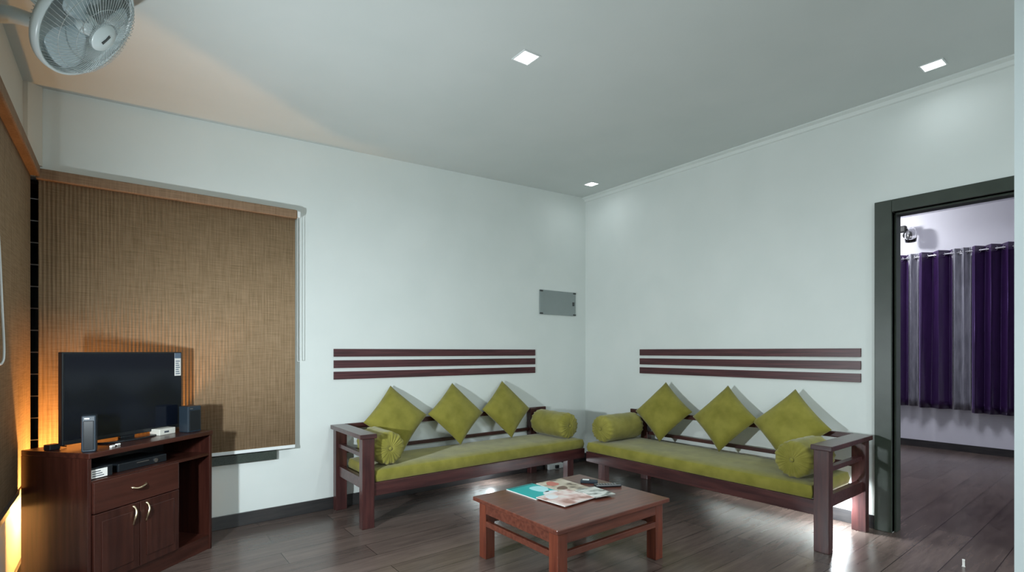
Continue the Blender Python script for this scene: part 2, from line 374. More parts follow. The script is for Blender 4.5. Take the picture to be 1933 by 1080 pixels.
# ------------------------------------------------------------------ switchboard cover
e = empty('switchboard_cover', (3.626, YB, 1.708), 'grey metal switchboard cover on the wall near the corner', 'electrical panel')
MB().box(-0.255, 0.255, -0.014, 0, -0.125, 0.125).build('cover_plate', M['grey_metal'], e, bevel=0.004)
for sx, sz_ in ((-1, 1), (1, 1), (-1, -1), (1, -1)):
    x = sx * 0.235; z = sz_ * 0.115
    MB().box(x - 0.02, x + 0.02, -0.018, -0.010, z - 0.008, z + 0.008).build('corner_clip', M['dark_metal'], e, bevel=0.002)
MB().box(0.205, 0.228, -0.022, -0.012, -0.02, 0.02).build('latch', M['dark_metal'], e, bevel=0.003)

# ------------------------------------------------------------------ downlights
dl_lab = ['square recessed downlight in the ceiling, the middle and largest one', 'square recessed downlight in the ceiling near the doorway',
          'small square recessed downlight in the ceiling at the room corner']
def make_downlight(x, y, lab):
    e = empty('downlight', (x, y, ceil_z(x)), lab, 'ceiling light', 'recessed square downlights')
    e.rotation_euler = (0, -CT, 0)
    s, o_ = 0.048, 0.056
    fr = MB().box(-o_, o_, -o_, -s, -0.006, 0.0).box(-o_, o_, s, o_, -0.006, 0.0).box(-o_, -s, -s, s, -0.006, 0).box(s, o_, -s, s, -0.006, 0)
    fr.build('trim_frame', M['white'], e, bevel=0.001)
    MB().box(-s, s, -s, s, -0.0035, 0.0).build('diffuser', M['lit'], e)
    return e
for i, (x, y) in enumerate(DOWN[:3]): make_downlight(x, y, dl_lab[i])
del i

# ------------------------------------------------------------------ wall fan
fc = Vector((-0.104, 2.49, 2.435))              # centre of the guard
ax = Vector((0.763, -0.244, -0.599)).normalized()  # where it blows
q = ax.to_track_quat('Z', 'Y'); FM = Matrix.Translation(fc) @ q.to_matrix().to_4x4()
fan = empty('wall_fan', (XL, 2.80, 2.52), 'white oscillating wall fan with round wire guard hung high in the upper left corner', 'fan')
inv = Matrix.Translation(-Vector((XL, 2.80, 2.52)))
def fbuild(mb, name, mat, **kw):
    mb.v = [inv @ a for a in mb.v]; return mb.build(name, mat, fan, **kw)
RF = 0.205
def ring(r, h, th, seg=64): return [FM @ Vector((r * math.cos(2 * PI * k / seg), r * math.sin(2 * PI * k / seg), h)) for k in range(seg)]
fbuild(MB().lathe([(RF - 0.002, -0.014), (RF + 0.008, -0.014), (RF + 0.010, 0), (RF + 0.008, 0.014), (RF - 0.002, 0.014), (RF - 0.004, 0), (RF - 0.002, -0.014)], 72, FM), 'guard_rim', M['fan_white'], smooth=True)
def cage(front):
    mb = MB(); s = 1 if front else -1; nw = 72
    for k in range(nw):
        a = 2 * PI * k / nw; pts = []
        for t in range(7):
            u = t / 6; r = 0.052 + (RF - 0.055) * u; h = s * (0.012 + 0.058 * math.sqrt(max(0, 1 - u ** 2.2)))
            pts.append(FM @ Vector((r * math.cos(a + 0.25 * (1 - u)), r * math.sin(a + 0.25 * (1 - u)), h)))
        mb.tube(pts, 0.0009, 4)
    for r, h in ((0.11, s * 0.063), (0.165, s * 0.044)): mb.tube(ring(r, h, 0, 48), 0.0012, 4, True)
    return mb
fbuild(cage(True), 'front_guard', M['wire'], smooth=True)
fbuild(cage(False), 'rear_guard', M['wire'], smooth=True)
fbuild(MB().lathe([(0.001, 0.060), (0.054, 0.060), (0.056, 0.068), (0.050, 0.076), (0.02, 0.079), (0.001, 0.079)], 40, FM), 'centre_badge', M['fan_white'], smooth=True)
fbuild(MB().add([FM @ Vector(p) for p in ((-0.006, -0.02, 0.0785), (0.006, -0.02, 0.0785), (0.004, 0.0, 0.080), (0.006, 0.02, 0.0785), (-0.006, 0.02, 0.0785), (-0.004, 0, 0.080), (-0.006, -0.02, 0.081), (0.006, -0.02, 0.081), (0.004, 0.0, 0.0825), (0.006, 0.02, 0.081), (-0.006, 0.02, 0.081), (-0.004, 0, 0.0825))],
       [(0, 1, 2, 3, 4, 5), (6, 7, 8, 9, 10, 11), (0, 1, 7, 6), (1, 2, 8, 7), (2, 3, 9, 8), (3, 4, 10, 9), (4, 5, 11, 10), (5, 0, 6, 11)]), 'badge_emblem', M['dark_metal'])
for kk in range(3):
    mb = MB(); nu, nv = 12, 8; v = []; fcs = []; a0 = kk * 2 * PI / 3 + 0.5
    for side in (0, 1):
        for i in range(nu + 1):
            u = i / nu; r = 0.03 + 0.155 * u; half = 0.22 + 0.50 * math.sin(PI * min(1, 0.12 + u * 0.80)) ** 0.8
            if u > 0.85: half *= math.sqrt(max(0.05, 1 - ((u - 0.85) / 0.16) ** 2))
            for j in range(nv + 1):
                s = j / nv * 2 - 1; a = a0 + s * half + 0.25 * u
                v.append(FM @ Vector((r * math.cos(a), r * math.sin(a), s * 0.022 * (1 - 0.4 * u) + side * 0.003)))
    K = (nu + 1) * (nv + 1)
    for i in range(nu):
        for j in range(nv):
            p = i * (nv + 1) + j; fcs += [(p, p + 1, p + nv + 2, p + nv + 1), (K + p, K + p + nv + 1, K + p + nv + 2, K + p + 1)]
    edge = [j for j in range(nv + 1)] + [i * (nv + 1) + nv for i in range(1, nu + 1)] + [nu * (nv + 1) + j for j in range(nv - 1, -1, -1)] + [i * (nv + 1) for i in range(nu - 1, 0, -1)]
    for a, b_ in zip(edge, edge[1:] + edge[:1]): fcs.append((a, b_, K + b_, K + a))
    fbuild(mb.add(v, fcs), 'blade', M['blade'], smooth=True)
fbuild(MB().lathe([(0.001, -0.02), (0.034, -0.02), (0.036, 0.01), (0.028, 0.03), (0.01, 0.038), (0.001, 0.038)], 32, FM), 'hub', M['fan_white'], smooth=True)
fbuild(MB().lathe([(0.001, -0.19), (0.035, -0.19), (0.058, -0.17), (0.064, -0.12), (0.062, -0.085), (0.05, -0.066), (0.001, -0.066)], 40, FM), 'motor_housing', M['fan_white'], smooth=True)
mot = FM @ Vector((0, 0, -0.13))
fbuild(MB().tube([mot, mot + Vector((-0.02, 0.02, -0.10)), Vector((XL + 0.10, 2.72, 2.50)), Vector((XL + 0.03, 2.74, 2.49))], [0.022, 0.026, 0.03, 0.034], 14), 'support_arm', M['fan_white'], smooth=True)
fbuild(MB().box(XL, XL + 0.035, 2.675, 2.805, 2.40, 2.60), 'wall_bracket', M['fan_white'], bevel=0.012)

# ------------------------------------------------------------------ television cabinet
CW, CD1, CD2, CH = 0.737, 0.408, 0.345, 0.72
CA = math.atan2(0.473, 0.565)
cab = empty('television_cabinet', (-0.122, 3.10, 0), 'reddish brown laminate television cabinet standing diagonally across the left corner', 'cabinet', rz=CA)
th = 0.018
def dep(x): return CD1 + (CD2 - CD1) * x / CW
def poly(x0, x1, y0=0.0, back=0.0): return [(x0, y0), (x1, y0), (x1, dep(x1) - back), (x0, dep(x0) - back)]
MB().prism(poly(-0.0, CW, -0.008), 0.694, CH).build('top_board', M['cab_wood_h'], cab, bevel=0.003)
MB().prism(poly(0, th), 0, 0.694).build('side_panel', M['cab_wood'], cab, bevel=0.002)
MB().prism(poly(CW - th, CW), 0, 0.694).build('side_panel', M['cab_wood'], cab, bevel=0.002)
MB().prism([(th, dep(th) - 0.008), (CW - th, dep(CW - th) - 0.008), (CW - th, dep(CW - th)), (th, dep(th))], 0.06, 0.694).build('back_panel', M['black'], cab)  # black colour stands in for the shade inside niche and open compartment
MB().prism(poly(th, CW - th, 0.004, 0.008), 0.585 - 0.016, 0.585).build('niche_shelf', M['cab_wood_h'], cab)
XP = 0.668 * CW
MB().prism(poly(XP - 0.009, XP + 0.009, 0.004, 0.008), 0.085, 0.569).build('divider', M['cab_wood'], cab)
MB().prism(poly(th, CW - th, 0.004, 0.008), 0.069, 0.085).build('bottom_board', M['cab_wood_h'], cab)
MB().box(th, CW - th, 0.006, 0.024, 0, 0.069).build('plinth', M['cab_wood_h'], cab)
def handle(parent, x, z, vert=True, l=0.05):
    pts = []
    for k in range(13):
        t = k / 12 * 2 - 1; off = -0.008 - 0.020 * (1 - t * t); sway = 0.006 * math.sin(PI * t)
        pts.append((x + sway, off, z + t * l) if vert else (x + t * l, off, z + sway * 0.6 - 0.006 * (1 - t * t)))
    r = [0.0065 if abs(k - 6) > 4 else 0.0042 + 0.0022 * (1 - abs(k - 6) / 6) for k in range(13)]
    MB().tube(pts, r, 8).build('handle', M['brass'], parent, smooth=True)
dr = MB().box(th + 0.002, XP - 0.002, -0.012, 0.004, 0.428, 0.578).build('drawer', M['cab_wood_h'], cab, bevel=0.003)
handle(dr, 0.34 * CW, 0.508, False, 0.042)
for x0, x1, hx in ((th + 0.002, 0.343 * CW, 0.296 * CW), (0.343 * CW + 0.003, XP - 0.002, 0.394 * CW)):
    dd = MB().box(x0, x1, -0.012, 0.004, 0.088, 0.424).build('door', M['cab_wood'], cab, bevel=0.003)
    MB().box(x0 + 0.035, x1 - 0.035, -0.016, -0.011, 0.13, 0.385).build('door_panel', M['cab_wood'], dd, bevel=0.004)
    handle(dd, hx, 0.362)
def on_cab(x, y, z=CH):
    return (-0.122 + x * math.cos(CA) - y * math.sin(CA), 3.10 + x * math.sin(CA) + y * math.cos(CA), z)

# television
TA = math.atan2(0.397, 0.521)
tv = empty('television', (0.0365, 3.4785, CH), 'flat black television with a white sticker on its screen, standing on the cabinet', 'television', rz=TA)
MB().box(-0.328, 0.328, 0.0, 0.028, 0.022, 0.478).build('television_body', M['black'], tv, bevel=0.004)
MB().box(-0.19, 0.19, 0.028, 0.06, 0.09, 0.38).build('rear_housing', M['black'], tv, bevel=0.012)
MB().box(-0.318, 0.318, -0.0015, 0.001, 0.044, 0.469).build('screen', M['screen'], tv)
MB().box(-0.04, 0.04, 0.006, 0.03, 0.008, 0.045).build('stand_neck', M['black'], tv, bevel=0.004)
pr = []
for k in range(28):
    a = 2 * PI * k / 28; pr.append((0.17 * math.cos(a), 0.02 + 0.088 * math.sin(a)))
MB().prism(pr, 0.0, 0.009).build('stand_base', M['black'], tv, bevel=0.003)
st = MB().box(0.276, 0.318, -0.0025, -0.0016, 0.335, 0.472).build('sticker', M['paper'], tv)
stl = MB().box(0.276, 0.318, -0.0031, -0.0026, 0.440, 0.472)
for k in range(7): stl.box(0.283, 0.311 - 0.004 * (k % 3), -0.0031, -0.0026, 0.345 + k * 0.0125, 0.3505 + k * 0.0125)
stl.build('sticker_print', M['label_blue'], st)

# speakers
def speaker(x, y, rz, w_, d_, h_, lab):
    e = empty('speaker', on_cab(x, y), lab, 'speaker', rz=CA + rz)
    MB().box(-w_ / 2, w_ / 2, -d_ / 2, d_ / 2, 0, h_).build('speaker_box', M['dark_blue'], e, bevel=0.006)
    MB().box(-w_ / 2 + 0.008, w_ / 2 - 0.008, -d_ / 2 - 0.004, -d_ / 2 + 0.001, 0.01, h_ - 0.025).build('grille', M['black'], e, bevel=0.003)
    MB().box(-w_ / 2 + 0.012, -w_ / 2 + 0.03, -d_ / 2 - 0.002, -d_ / 2 + 0.001, h_ - 0.017, h_ - 0.012).build('badge', M['steel'], e)
speaker(0.055, 0.06, -0.75, 0.055, 0.075, 0.175, 'dark blue-black desktop speaker at the left front of the cabinet top')
speaker(0.662, 0.085, -0.15, 0.085, 0.08, 0.155, 'dark blue-black desktop speaker right of the television')
# white box behind the television
e = empty('small_box', on_cab(0.555, 0.16), 'low white box lying between the television and the right speaker', 'box', rz=CA)
MB().box(-0.06, 0.045, -0.035, 0.035, 0, 0.036).build('box_body', M['cardboard'], e, bevel=0.003)
MB().box(-0.03, 0.0, -0.0358, -0.0349, 0.012, 0.022).build('box_mark', M['ink'], e)
# plugs and cable on the cabinet top
for k, (x, y) in enumerate(((0.155, 0.045), (0.20, 0.065))):
    e = empty('cable_plug', on_cab(x, y), ['white cable plug nearer the left speaker on the cabinet top', 'white cable plug nearer the television stand on the cabinet top'][k], 'plug', 'white plugs on the cabinet top', rz=CA + 0.3)
    MB().box(-0.014, 0.014, -0.006, 0.006, 0, 0.011).build('plug_body', M['paper'], e, bevel=0.003)
    MB().tube([(0.014, 0, 0.005), (0.035, 0.004, 0.004), (0.05, 0.02, 0.003)], 0.003, 6).build('cable_end', M['black'], e, smooth=True)
e = empty('adapter', on_cab(0.045, 0.27), 'small black adapter at the far left of the cabinet top', 'adapter', rz=CA)
MB().box(-0.03, 0.02, -0.02, 0.02, 0, 0.028).build('adapter_body', M['black'], e, bevel=0.004)
MB().tube([(0.02, 0, 0.015), (0.035, 0.0, 0.012), (0.06, 0.0, 0.006)], 0.003, 6).build('adapter_cable', M['black'], e, smooth=True)
# devices in the niche
e = empty('set_top_box', on_cab(0.105, 0.12, 0.585), 'black set-top box with a white label at the left of the cabinet niche', 'set-top box', rz=CA)
MB().box(-0.075, 0.04, -0.09, 0.08, 0, 0.055).build('device_body', M['black'], e, bevel=0.004)
lb = MB().box(-0.068, 0.012, -0.0915, -0.0903, 0.004, 0.046).build('label_sticker', M['paper'], e)
q_ = MB()
for k in range(3): q_.box(-0.062, -0.005 - 0.008 * k, -0.092, -0.0916, 0.012 + k * 0.011, 0.016 + k * 0.011)
q_.build('label_print', M['ink'], lb)
e = empty('disc_player', on_cab(0.33, 0.15, 0.585), 'flat black disc player in the middle of the cabinet niche', 'disc player', rz=CA)
MB().box(-0.14, 0.14, -0.10, 0.09, 0, 0.042).build('device_body', M['black'], e, bevel=0.004)
MB().box(-0.04, 0.03, -0.102, -0.0995, 0.026, 0.031).build('disc_slot', M['steel'], e)
MB().lathe([(0.001, 0), (0.011, 0), (0.011, 0.006), (0.001, 0.006)], 20, Matrix.Translation((0.07, -0.099, 0.02)) @ Matrix.Rotation(PI / 2, 4, 'X')).build('knob', M['steel'], e)
# assumed, unseen lamp behind the cabinet that gives the orange glow
e = empty('assumed_corner_lamp', (-0.24, 3.69, 0), 'assumed, unseen orange-lit lamp standing on the floor behind the television cabinet', 'lamp')
MB().lathe([(0.001, 0), (0.06, 0), (0.06, 0.015), (0.012, 0.025), (0.012, 0.32), (0.018, 0.33), (0.018, 0.36), (0.001, 0.36)], 24).build('lamp_base', M['dark_metal'], e, smooth=True)

# ------------------------------------------------------------------ sofas
def make_sofa(origin, rz, s, Ln, D, label):
    """s=+1 runs along +x from the arm end, s=-1 along -x"""
    e = empty('wooden_sofa', origin, label, 'sofa', rz=rz)
    def bx(x0, x1, y0, y1, z0, z1):
        a, b_ = s * x0, s * x1
        return MB().box(min(a, b_), max(a, b_), y0, y1, z0, z1)
    PW, PD = 0.085, 0.06
    bx(0.01, 0.01 + PW, 0.0, PD, 0, 0.612).build('leg', M['sofa_wood_v'], e, bevel=0.003)
    bx(0.01, 0.01 + PW, D - PD, D, 0, 0.612).build('leg', M['sofa_wood_v'], e, bevel=0.003)
    bx(Ln - 0.22, Ln - 0.145, 0.012, 0.012 + PD, 0, 0.215).build('leg', M['sofa_wood_v'], e, bevel=0.003)
    bx(Ln - 0.22, Ln - 0.145, D - PD, D, 0, 0.64).build('leg', M['sofa_wood_v'], e, bevel=0.003)
    # armrest slab, deeper than the legs
    bx(-0.012, 0.105, -0.02, D, 0.612, 0.643).build('armrest', M['sofa_wood'], e, bevel=0.004)
    bx(0.03, 0.065, PD, D - PD, 0.475, 0.505).build('arm_slat', M['sofa_wood'], e, bevel=0.002)
    bx(0.03, 0.065, PD, D - PD, 0.26, 0.335).build('arm_rail', M['sofa_wood'], e, bevel=0.002)
    bx(0.095, Ln, 0.012, 0.037, 0.212, 0.302).build('front_rail', M['sofa_wood'], e, bevel=0.003)
    bx(0.095, Ln, D - 0.045, D - 0.02, 0.212, 0.302).build('back_rail', M['sofa_wood'], e, bevel=0.003)
    bx(Ln - 0.025, Ln, 0.037, D - 0.045, 0.212, 0.302).build('end_rail', M['sofa_wood'], e, bevel=0.003)
    sl = MB()
    k = 0.12
    while k < Ln - 0.1:
        a, b_ = s * k, s * (k + 0.07); sl.box(min(a, b_), max(a, b_), 0.037, D - 0.045, 0.284, 0.300); k += 0.11
    sl.build('seat_slats', M['sofa_wood'], e)
    bx(0.095, Ln, D - 0.035, D - 0.008, 0.605, 0.645).build('back_top_rail', M['sofa_wood'], e, bevel=0.003)
    bx(0.095, Ln, D - 0.032, D - 0.012, 0.420, 0.450).build('back_slat', M['sofa_wood'], e, bevel=0.002)
    bx(Ln - 0.05, Ln, D - 0.036, D - 0.008, 0.302, 0.605).build('back_post', M['sofa_wood_v'], e, bevel=0.002)
    return e
LS = dict(o=(1.275, 3.30, 0), L=2.145, D=0.59); RS = dict(o=(3.305, 1.205, 0), L=1.99, D=0.66)
make_sofa(LS['o'], 0, 1, LS['L'], LS['D'], 'dark wooden sofa frame along the wall nearer the television')
make_sofa(RS['o'], R(-90), -1, RS['L'], RS['D'], 'dark wooden sofa frame along the wall beside the doorway')

def cushion_slab(name, x0, x1, y0, y1, z0, z1, loc, rz, label, sgn):
    nx, ny, v, fcs = 40, 14, [], []
    def row(z, ins, puff):
        out = []
        for i in range(nx + 1):
            for j in range(ny + 1):
                u, w_ = i / nx, j / ny
                x = x0 + ins + (x1 - x0 - 2 * ins) * u; y = y0 + ins + (y1 - y0 - 2 * ins) * w_
                edge = min(1, min(u * (x1 - x0), (1 - u) * (x1 - x0), w_ * (y1 - y0), (1 - w_) * (y1 - y0)) / 0.09)
                zz = z + puff * (edge ** 0.6) + (0.0025 * math.sin(x * 9 + y * 5) * math.sin(y * 11 - x * 4) * edge if puff else 0)
                out.append(Vector((sgn * x, y, zz)))
        return out
    top = row(z1 - 0.014, 0.008, 0.014); bot = row(z0, 0.006, 0.0)
    v = top + bot; K = len(top); W = ny + 1
    for i in range(nx):
        for j in range(ny):
            p = i * W + j; fcs += [(p, p + 1, p + W + 1, p + W), (K + p, K + p + W, K + p + W + 1, K + p + 1)]
    ed = [j for j in range(ny + 1)] + [i * W + ny for i in range(1, nx + 1)] + [nx * W + j for j in range(ny - 1, -1, -1)] + [i * W for i in range(nx - 1, 0, -1)]
    # bulging side band
    m1 = []
    cx, cy = (x0 + x1) / 2 * sgn, (y0 + y1) / 2
    for k in ed:
        a = (top[k] + bot[k]) / 2; dx = 0.008 * (1 if a.x > cx else -1) if (k // W in (0, nx)) else 0; dy = 0.008 * (1 if a.y > cy else -1) if (k % W in (0, ny)) else 0
        m1.append(a + Vector((dx, dy, 0)))
    base = len(v); v += m1; n = len(ed)
    for a in range(n):
        b_ = (a + 1) % n
        fcs += [(ed[a], ed[b_], base + b_, base + a), (base + a, base + b_, K + ed[b_], K + ed[a])]
    o = mesh_obj(name, v, fcs, M['olive'], smooth=True, loc=loc, rot=(0, 0, rz)); tag(o, label, 'seat cushion')
    md = o.modifiers.new('bevel', 'BEVEL'); md.width = 0.006; md.segments = 2; md.limit_method = 'ANGLE'; md.angle_limit = R(50)
    return o
cushion_slab('seat_cushion', 0.105, LS['L'] - 0.005, 0.012, LS['D'] - 0.05, 0.303, 0.398, LS['o'], 0, 'long olive green seat cushion on the sofa nearer the television', 1)
cushion_slab('seat_cushion', 0.105, RS['L'] - 0.005, 0.012, RS['D'] - 0.05, 0.303, 0.398, RS['o'], R(-90), 'long olive green seat cushion on the sofa beside the doorway', -1)

# bolsters
def bolster(loc, rz, ln, rad, label, seed):
    rnd = random.Random(seed); prof = []
    h = ln / 2
    def end(sg):
        return [(0.012, h - 0.002), (0.022, h + 0.004), (0.040, h + 0.002), (0.066, h - 0.001), (rad * 0.80, h - 0.006), (rad * 0.93, h - 0.016), (rad * 0.99, h - 0.034)]
    en = end(1)
    prof = [(r, -z) for r, z in en] + [(rad * (1 + 0.012 * math.sin(k * 1.7)), -h + 0.05 + (2 * h - 0.1) * k / 10) for k in range(11)] + [(r, z) for r, z in en[::-1]]
    ph = rnd.random() * 6
    def fn(r, z, a):
        t = max(0, (abs(z) - (h - 0.06)) / 0.06)
        pl = math.sin(a * 15 + ph + math.sin(a * 3) * 1.5)
        return r * (1 + 0.055 * t * pl + 0.008 * math.sin(a * 3 + z * 14 + ph))
    mb = MB().lathe(prof, 90, None, fn)
    # pleats also push in and out along the axis
    nv = []
    for p in mb.v:
        r = math.hypot(p.x, p.y); a = math.atan2(p.y, p.x)
        if abs(p.z) > h - 0.02 and r < rad * 0.97:
            p = p + Vector((0, 0, math.copysign(0.007 * math.sin(a * 15 + ph + math.sin(a * 3) * 1.5) * min(1, r / 0.05), p.z)))
        nv.append(p)
    mb.v = [Matrix.Rotation(PI / 2, 4, 'X') @ p for p in nv]
    e = empty('bolster', loc, label, 'bolster cushion', 'olive bolster cushions', rz)
    mb.build('bolster_cover', M['bolster'], e, smooth=True)
    for sg in (1, -1):
        MB().lathe([(0.001, 0), (0.012, 0.0), (0.014, 0.005), (0.009, 0.010), (0.001, 0.011)], 20, Matrix.Translation((0, -sg * (h - 0.001), 0)) @ Matrix.Rotation(sg * PI / 2, 4, 'X')).build('button', M['bolster'], e, smooth=True)
BR = 0.118; BZ = 0.398 + BR
bolster((1.505, 3.525, BZ), 0, 0.36, BR, 'olive bolster beside the armrest of the sofa nearer the television', 1)
bolster((3.270, 3.575, BZ), 0, 0.44, BR, 'olive bolster near the room corner on the sofa with the television side armrest', 2)
bolster((3.585, 3.055, BZ), R(-90), 0.47, BR, 'olive bolster near the room corner on the sofa that runs to the doorway', 3)
bolster((3.55, 1.445, BZ), R(-90), 0.39, BR, 'olive bolster beside the armrest next to the doorway', 4)

# throw pillows standing on one corner
def pillow(bottom, face, lean, label, roll=0, side=0.375, seed=0, yaw=0):
    rnd = random.Random(seed); n = 22; v = []; fcs = []; hs = side / 2; ph = rnd.random() * 6
    for sd in (1, -1):
        for i in range(n + 1):
            for j in range(n + 1):
                u, w_ = i / n * 2 - 1, j / n * 2 - 1
                bow = 0.055
                x = hs * u * (1 - bow * (1 - u * u) * 0 - bow * (1 - w_ * w_) * abs(u) ** 3); y = hs * w_ * (1 - bow * (1 - u * u) * abs(w_) ** 3)
                t = 0.062 * max(0, (1 - u ** 4) * (1 - w_ ** 4)) ** 0.62
                t += 0.0035 * math.sin(6 * u + ph) * math.sin(5 * w_ + ph * 2) * (1 - u * u) * (1 - w_ * w_)
                v.append(Vector((x, y, sd * (t + 0.002))))
    K = (n + 1) ** 2; W = n + 1
    for i in range(n):
        for j in range(n):
            p = i * W + j; fcs += [(p, p + W, p + W + 1, p + 1), (K + p, K + p + 1, K + p + W + 1, K + p + W)]
    ed = [j for j in range(W)] + [i * W + n for i in range(1, W)] + [n * W + j for j in range(n - 1, -1, -1)] + [i * W for i in range(n - 1, 0, -1)]
    for a, b_ in zip(ed, ed[1:] + ed[:1]): fcs.append((a, b_, K + b_, K + a))
    # in-plane: turn 45 deg, then stand up (local y -> z) with front to -y, lean back
    m_ = Matrix.Rotation(face, 4, 'Z') @ Matrix.Rotation(-lean, 4, 'X') @ Matrix.Rotation(PI / 2, 4, 'X') @ Matrix.Rotation(R(45 + roll), 4, 'Z')
    v = [m_ @ p for p in v]; lo = min(v, key=lambda p: p.z)
    off = Vector(lo)
    v = [p - Vector((off.x * 0 + 0, 0, off.z)) for p in v]
    o = mesh_obj('throw_pillow', v, fcs, M['olive'], smooth=True, loc=bottom); tag(o, label, 'pillow', 'olive throw pillows')
    return o
LN = R(20)
pz = 0.392
for k, (x, rl, lab) in enumerate(((1.752, 2, 'olive square pillow on its corner, nearest the television'), (2.312, -3, 'olive square pillow on its corner, middle of the sofa nearer the television'),
                                  (2.862, -3, 'olive square pillow on its corner at the corner end of the sofa nearer the television'))):
    pillow((x, 3.778, pz + 0.012), 0, LN, lab, rl, seed=k, side=0.390)
for k, (y, rl, yw, lab) in enumerate(((2.735, 4, 0.12, 'olive square pillow on its corner at the corner end of the sofa beside the doorway'), (2.155, 3, 0, 'olive square pillow on its corner, middle of the sofa beside the doorway'),
                                  (1.645, 0, 0, 'olive square pillow on its corner, nearest the doorway'))):
    pillow((3.852, y + 0.03, pz + 0.012), R(-90) + yw, R(20), lab, rl, seed=10 + k, side=0.390)

# ------------------------------------------------------------------ coffee table
X0, X1, Y0, Y1, TZ = 1.637, 2.523, 1.763, 2.492, 0.35
ct = empty('coffee_table', ((X0 + X1) / 2, (Y0 + Y1) / 2, 0), 'low reddish brown wooden coffee table holding magazines and a remote', 'table')
hx, hy = (X1 - X0) / 2, (Y1 - Y0) / 2
MB().box(-hx, hx, -hy, hy, TZ - 0.024, TZ).build('tabletop', M['table_wood'], ct, bevel=0.004)
ins, lw = 0.028, 0.065
for sx in (-1, 1):
    for sy in (-1, 1):
        xa = sx * (hx - ins); xb = sx * (hx - ins - lw); ya = sy * (hy - ins); yb = sy * (hy - ins - lw)
        MB().box(min(xa, xb), max(xa, xb), min(ya, yb), max(ya, yb), 0, TZ - 0.024).build('leg', M['table_wood_v'], ct, bevel=0.003)
ix, iy = hx - ins - 0.012, hy - ins - 0.012
for sy in (-1, 1):
    MB().box(-ix + lw - .012, ix - lw + .012, sy * iy - 0.011, sy * iy + 0.011, 0.262, TZ - 0.024).build('apron', M['table_wood'], ct, bevel=0.002)
    MB().box(-ix + lw - .012, ix - lw + .012, sy * iy - 0.011, sy * iy + 0.011, 0.190, 0.222).build('stretcher', M['table_wood'], ct, bevel=0.002)
for sx in (-1, 1):
    MB().box(sx * ix - 0.011, sx * ix + 0.011, -iy + lw - .012, iy - lw + .012, 0.262, TZ - 0.024).build('apron', M['table_wood'], ct, bevel=0.002)
    MB().box(sx * ix - 0.011, sx * ix + 0.011, -iy + lw - .012, iy - lw + .012, 0.190, 0.222).build('stretcher', M['table_wood'], ct, bevel=0.002)

# magazines: procedural printed covers
def cover(name, stops, scale, nscale=2.0, seed=0, rough=0.35):
    m, nt, b = new_mat(name); L = nt.links.new
    tc = N(nt, 'ShaderNodeTexCoord'); mp = N(nt, 'ShaderNodeMapping'); mp.inputs['Scale'].default_value = scale; mp.inputs['Location'].default_value = (seed, seed * 0.7, 0)
    nz = N(nt, 'ShaderNodeTexNoise'); nz.inputs['Scale'].default_value = nscale; nz.inputs['Detail'].default_value = 2.5
    cr = N(nt, 'ShaderNodeValToRGB'); els = cr.color_ramp.elements
    while len(els) < len(stops): els.new(0.5)
    for e_, (p, c) in zip(els, stops): e_.position = p; e_.color = (*c, 1)
    L(tc.outputs['Object'], mp.inputs['Vector']); L(mp.outputs['Vector'], nz.inputs['Vector']); L(nz.outputs['Fac'], cr.inputs['Fac']); L(cr.outputs['Color'], b.inputs['Base Color'])
    b.inputs['Roughness'].default_value = rough
    return m
CV = [cover('teal_cover', [(0.0, (0.0, 0.36, 0.36)), (1.0, (0.01, 0.46, 0.44))], (3, 3, 1), 2),
      cover('pink_pages', [(0.36, (0.42, 0.22, 0.18)), (0.46, (0.72, 0.50, 0.46)), (0.55, (0.80, 0.68, 0.64)), (0.7, (0.78, 0.74, 0.70))], (5, 5, 1), 2.0, 3),
      cover('cream_cover', [(0.34, (0.09, 0.06, 0.05)), (0.42, (0.40, 0.33, 0.24)), (0.52, (0.55, 0.48, 0.38)), (0.66, (0.68, 0.60, 0.50))], (4, 5, 1), 2.4, 8),
      cover('grey_cover', [(0.38, (0.10, 0.11, 0.10)), (0.47, (0.40, 0.42, 0.38)), (0.58, (0.70, 0.70, 0.66))], (6, 14, 1), 2.0, 5)]
M['ice'] = plain('pale_cyan_print', (0.42, 0.78, 0.82), 0.4); M['salmon'] = plain('salmon_print', (0.55, 0.17, 0.13), 0.4); M['pwhite'] = plain('white_print', (0.78, 0.80, 0.82), 0.4)
M['brown_print'] = plain('brown_print', (0.16, 0.09, 0.06), 0.4); M['teal_dark'] = plain('dark_teal_print', (0.015, 0.16, 0.17), 0.4)
def blob(cx, cy, rx, ry, z, rot=0, seed=0, n=26):
    r_ = random.Random(seed); ph = r_.random() * 6; pts = []
    for k in range(n):
        a = 2 * PI * k / n; rr = 1 + 0.16 * math.sin(2 * a + ph) + 0.10 * math.sin(3 * a + 2 * ph); x, y = rx * rr * math.cos(a), ry * rr * math.sin(a)
        pts.append((cx + x * math.cos(rot) - y * math.sin(rot), cy + x * math.sin(rot) + y * math.cos(rot)))
    return MB().prism(pts, z, z + 0.0003)
def magazine(x, y, z, w_, h_, th_, rz, mat, label):
    e = empty('magazine', (x, y, z), label, 'magazine', rz=rz)
    MB().box(-w_ / 2 + 0.001, w_ / 2 - 0.001, -h_ / 2 + 0.001, h_ / 2 - 0.001, 0, th_ - 0.0006).build('pages', M['paper'], e)
    c = MB().box(-w_ / 2, w_ / 2, -h_ / 2, h_ / 2, th_ - 0.0006, th_).build('cover', mat, e)
    return c
c = magazine(1.985, 2.345, TZ, 0.215, 0.275, 0.006, R(2), CV[0], 'teal magazine with pale cyan print at the left of the coffee table')
blob(0.055, 0.01, 0.05, 0.075, 0.006, 0.3, 1).build('cover_print', M['ice'], c)
blob(0.05, -0.085, 0.05, 0.035, 0.006, 0.1, 4).build('cover_print', M['pwhite'], c)
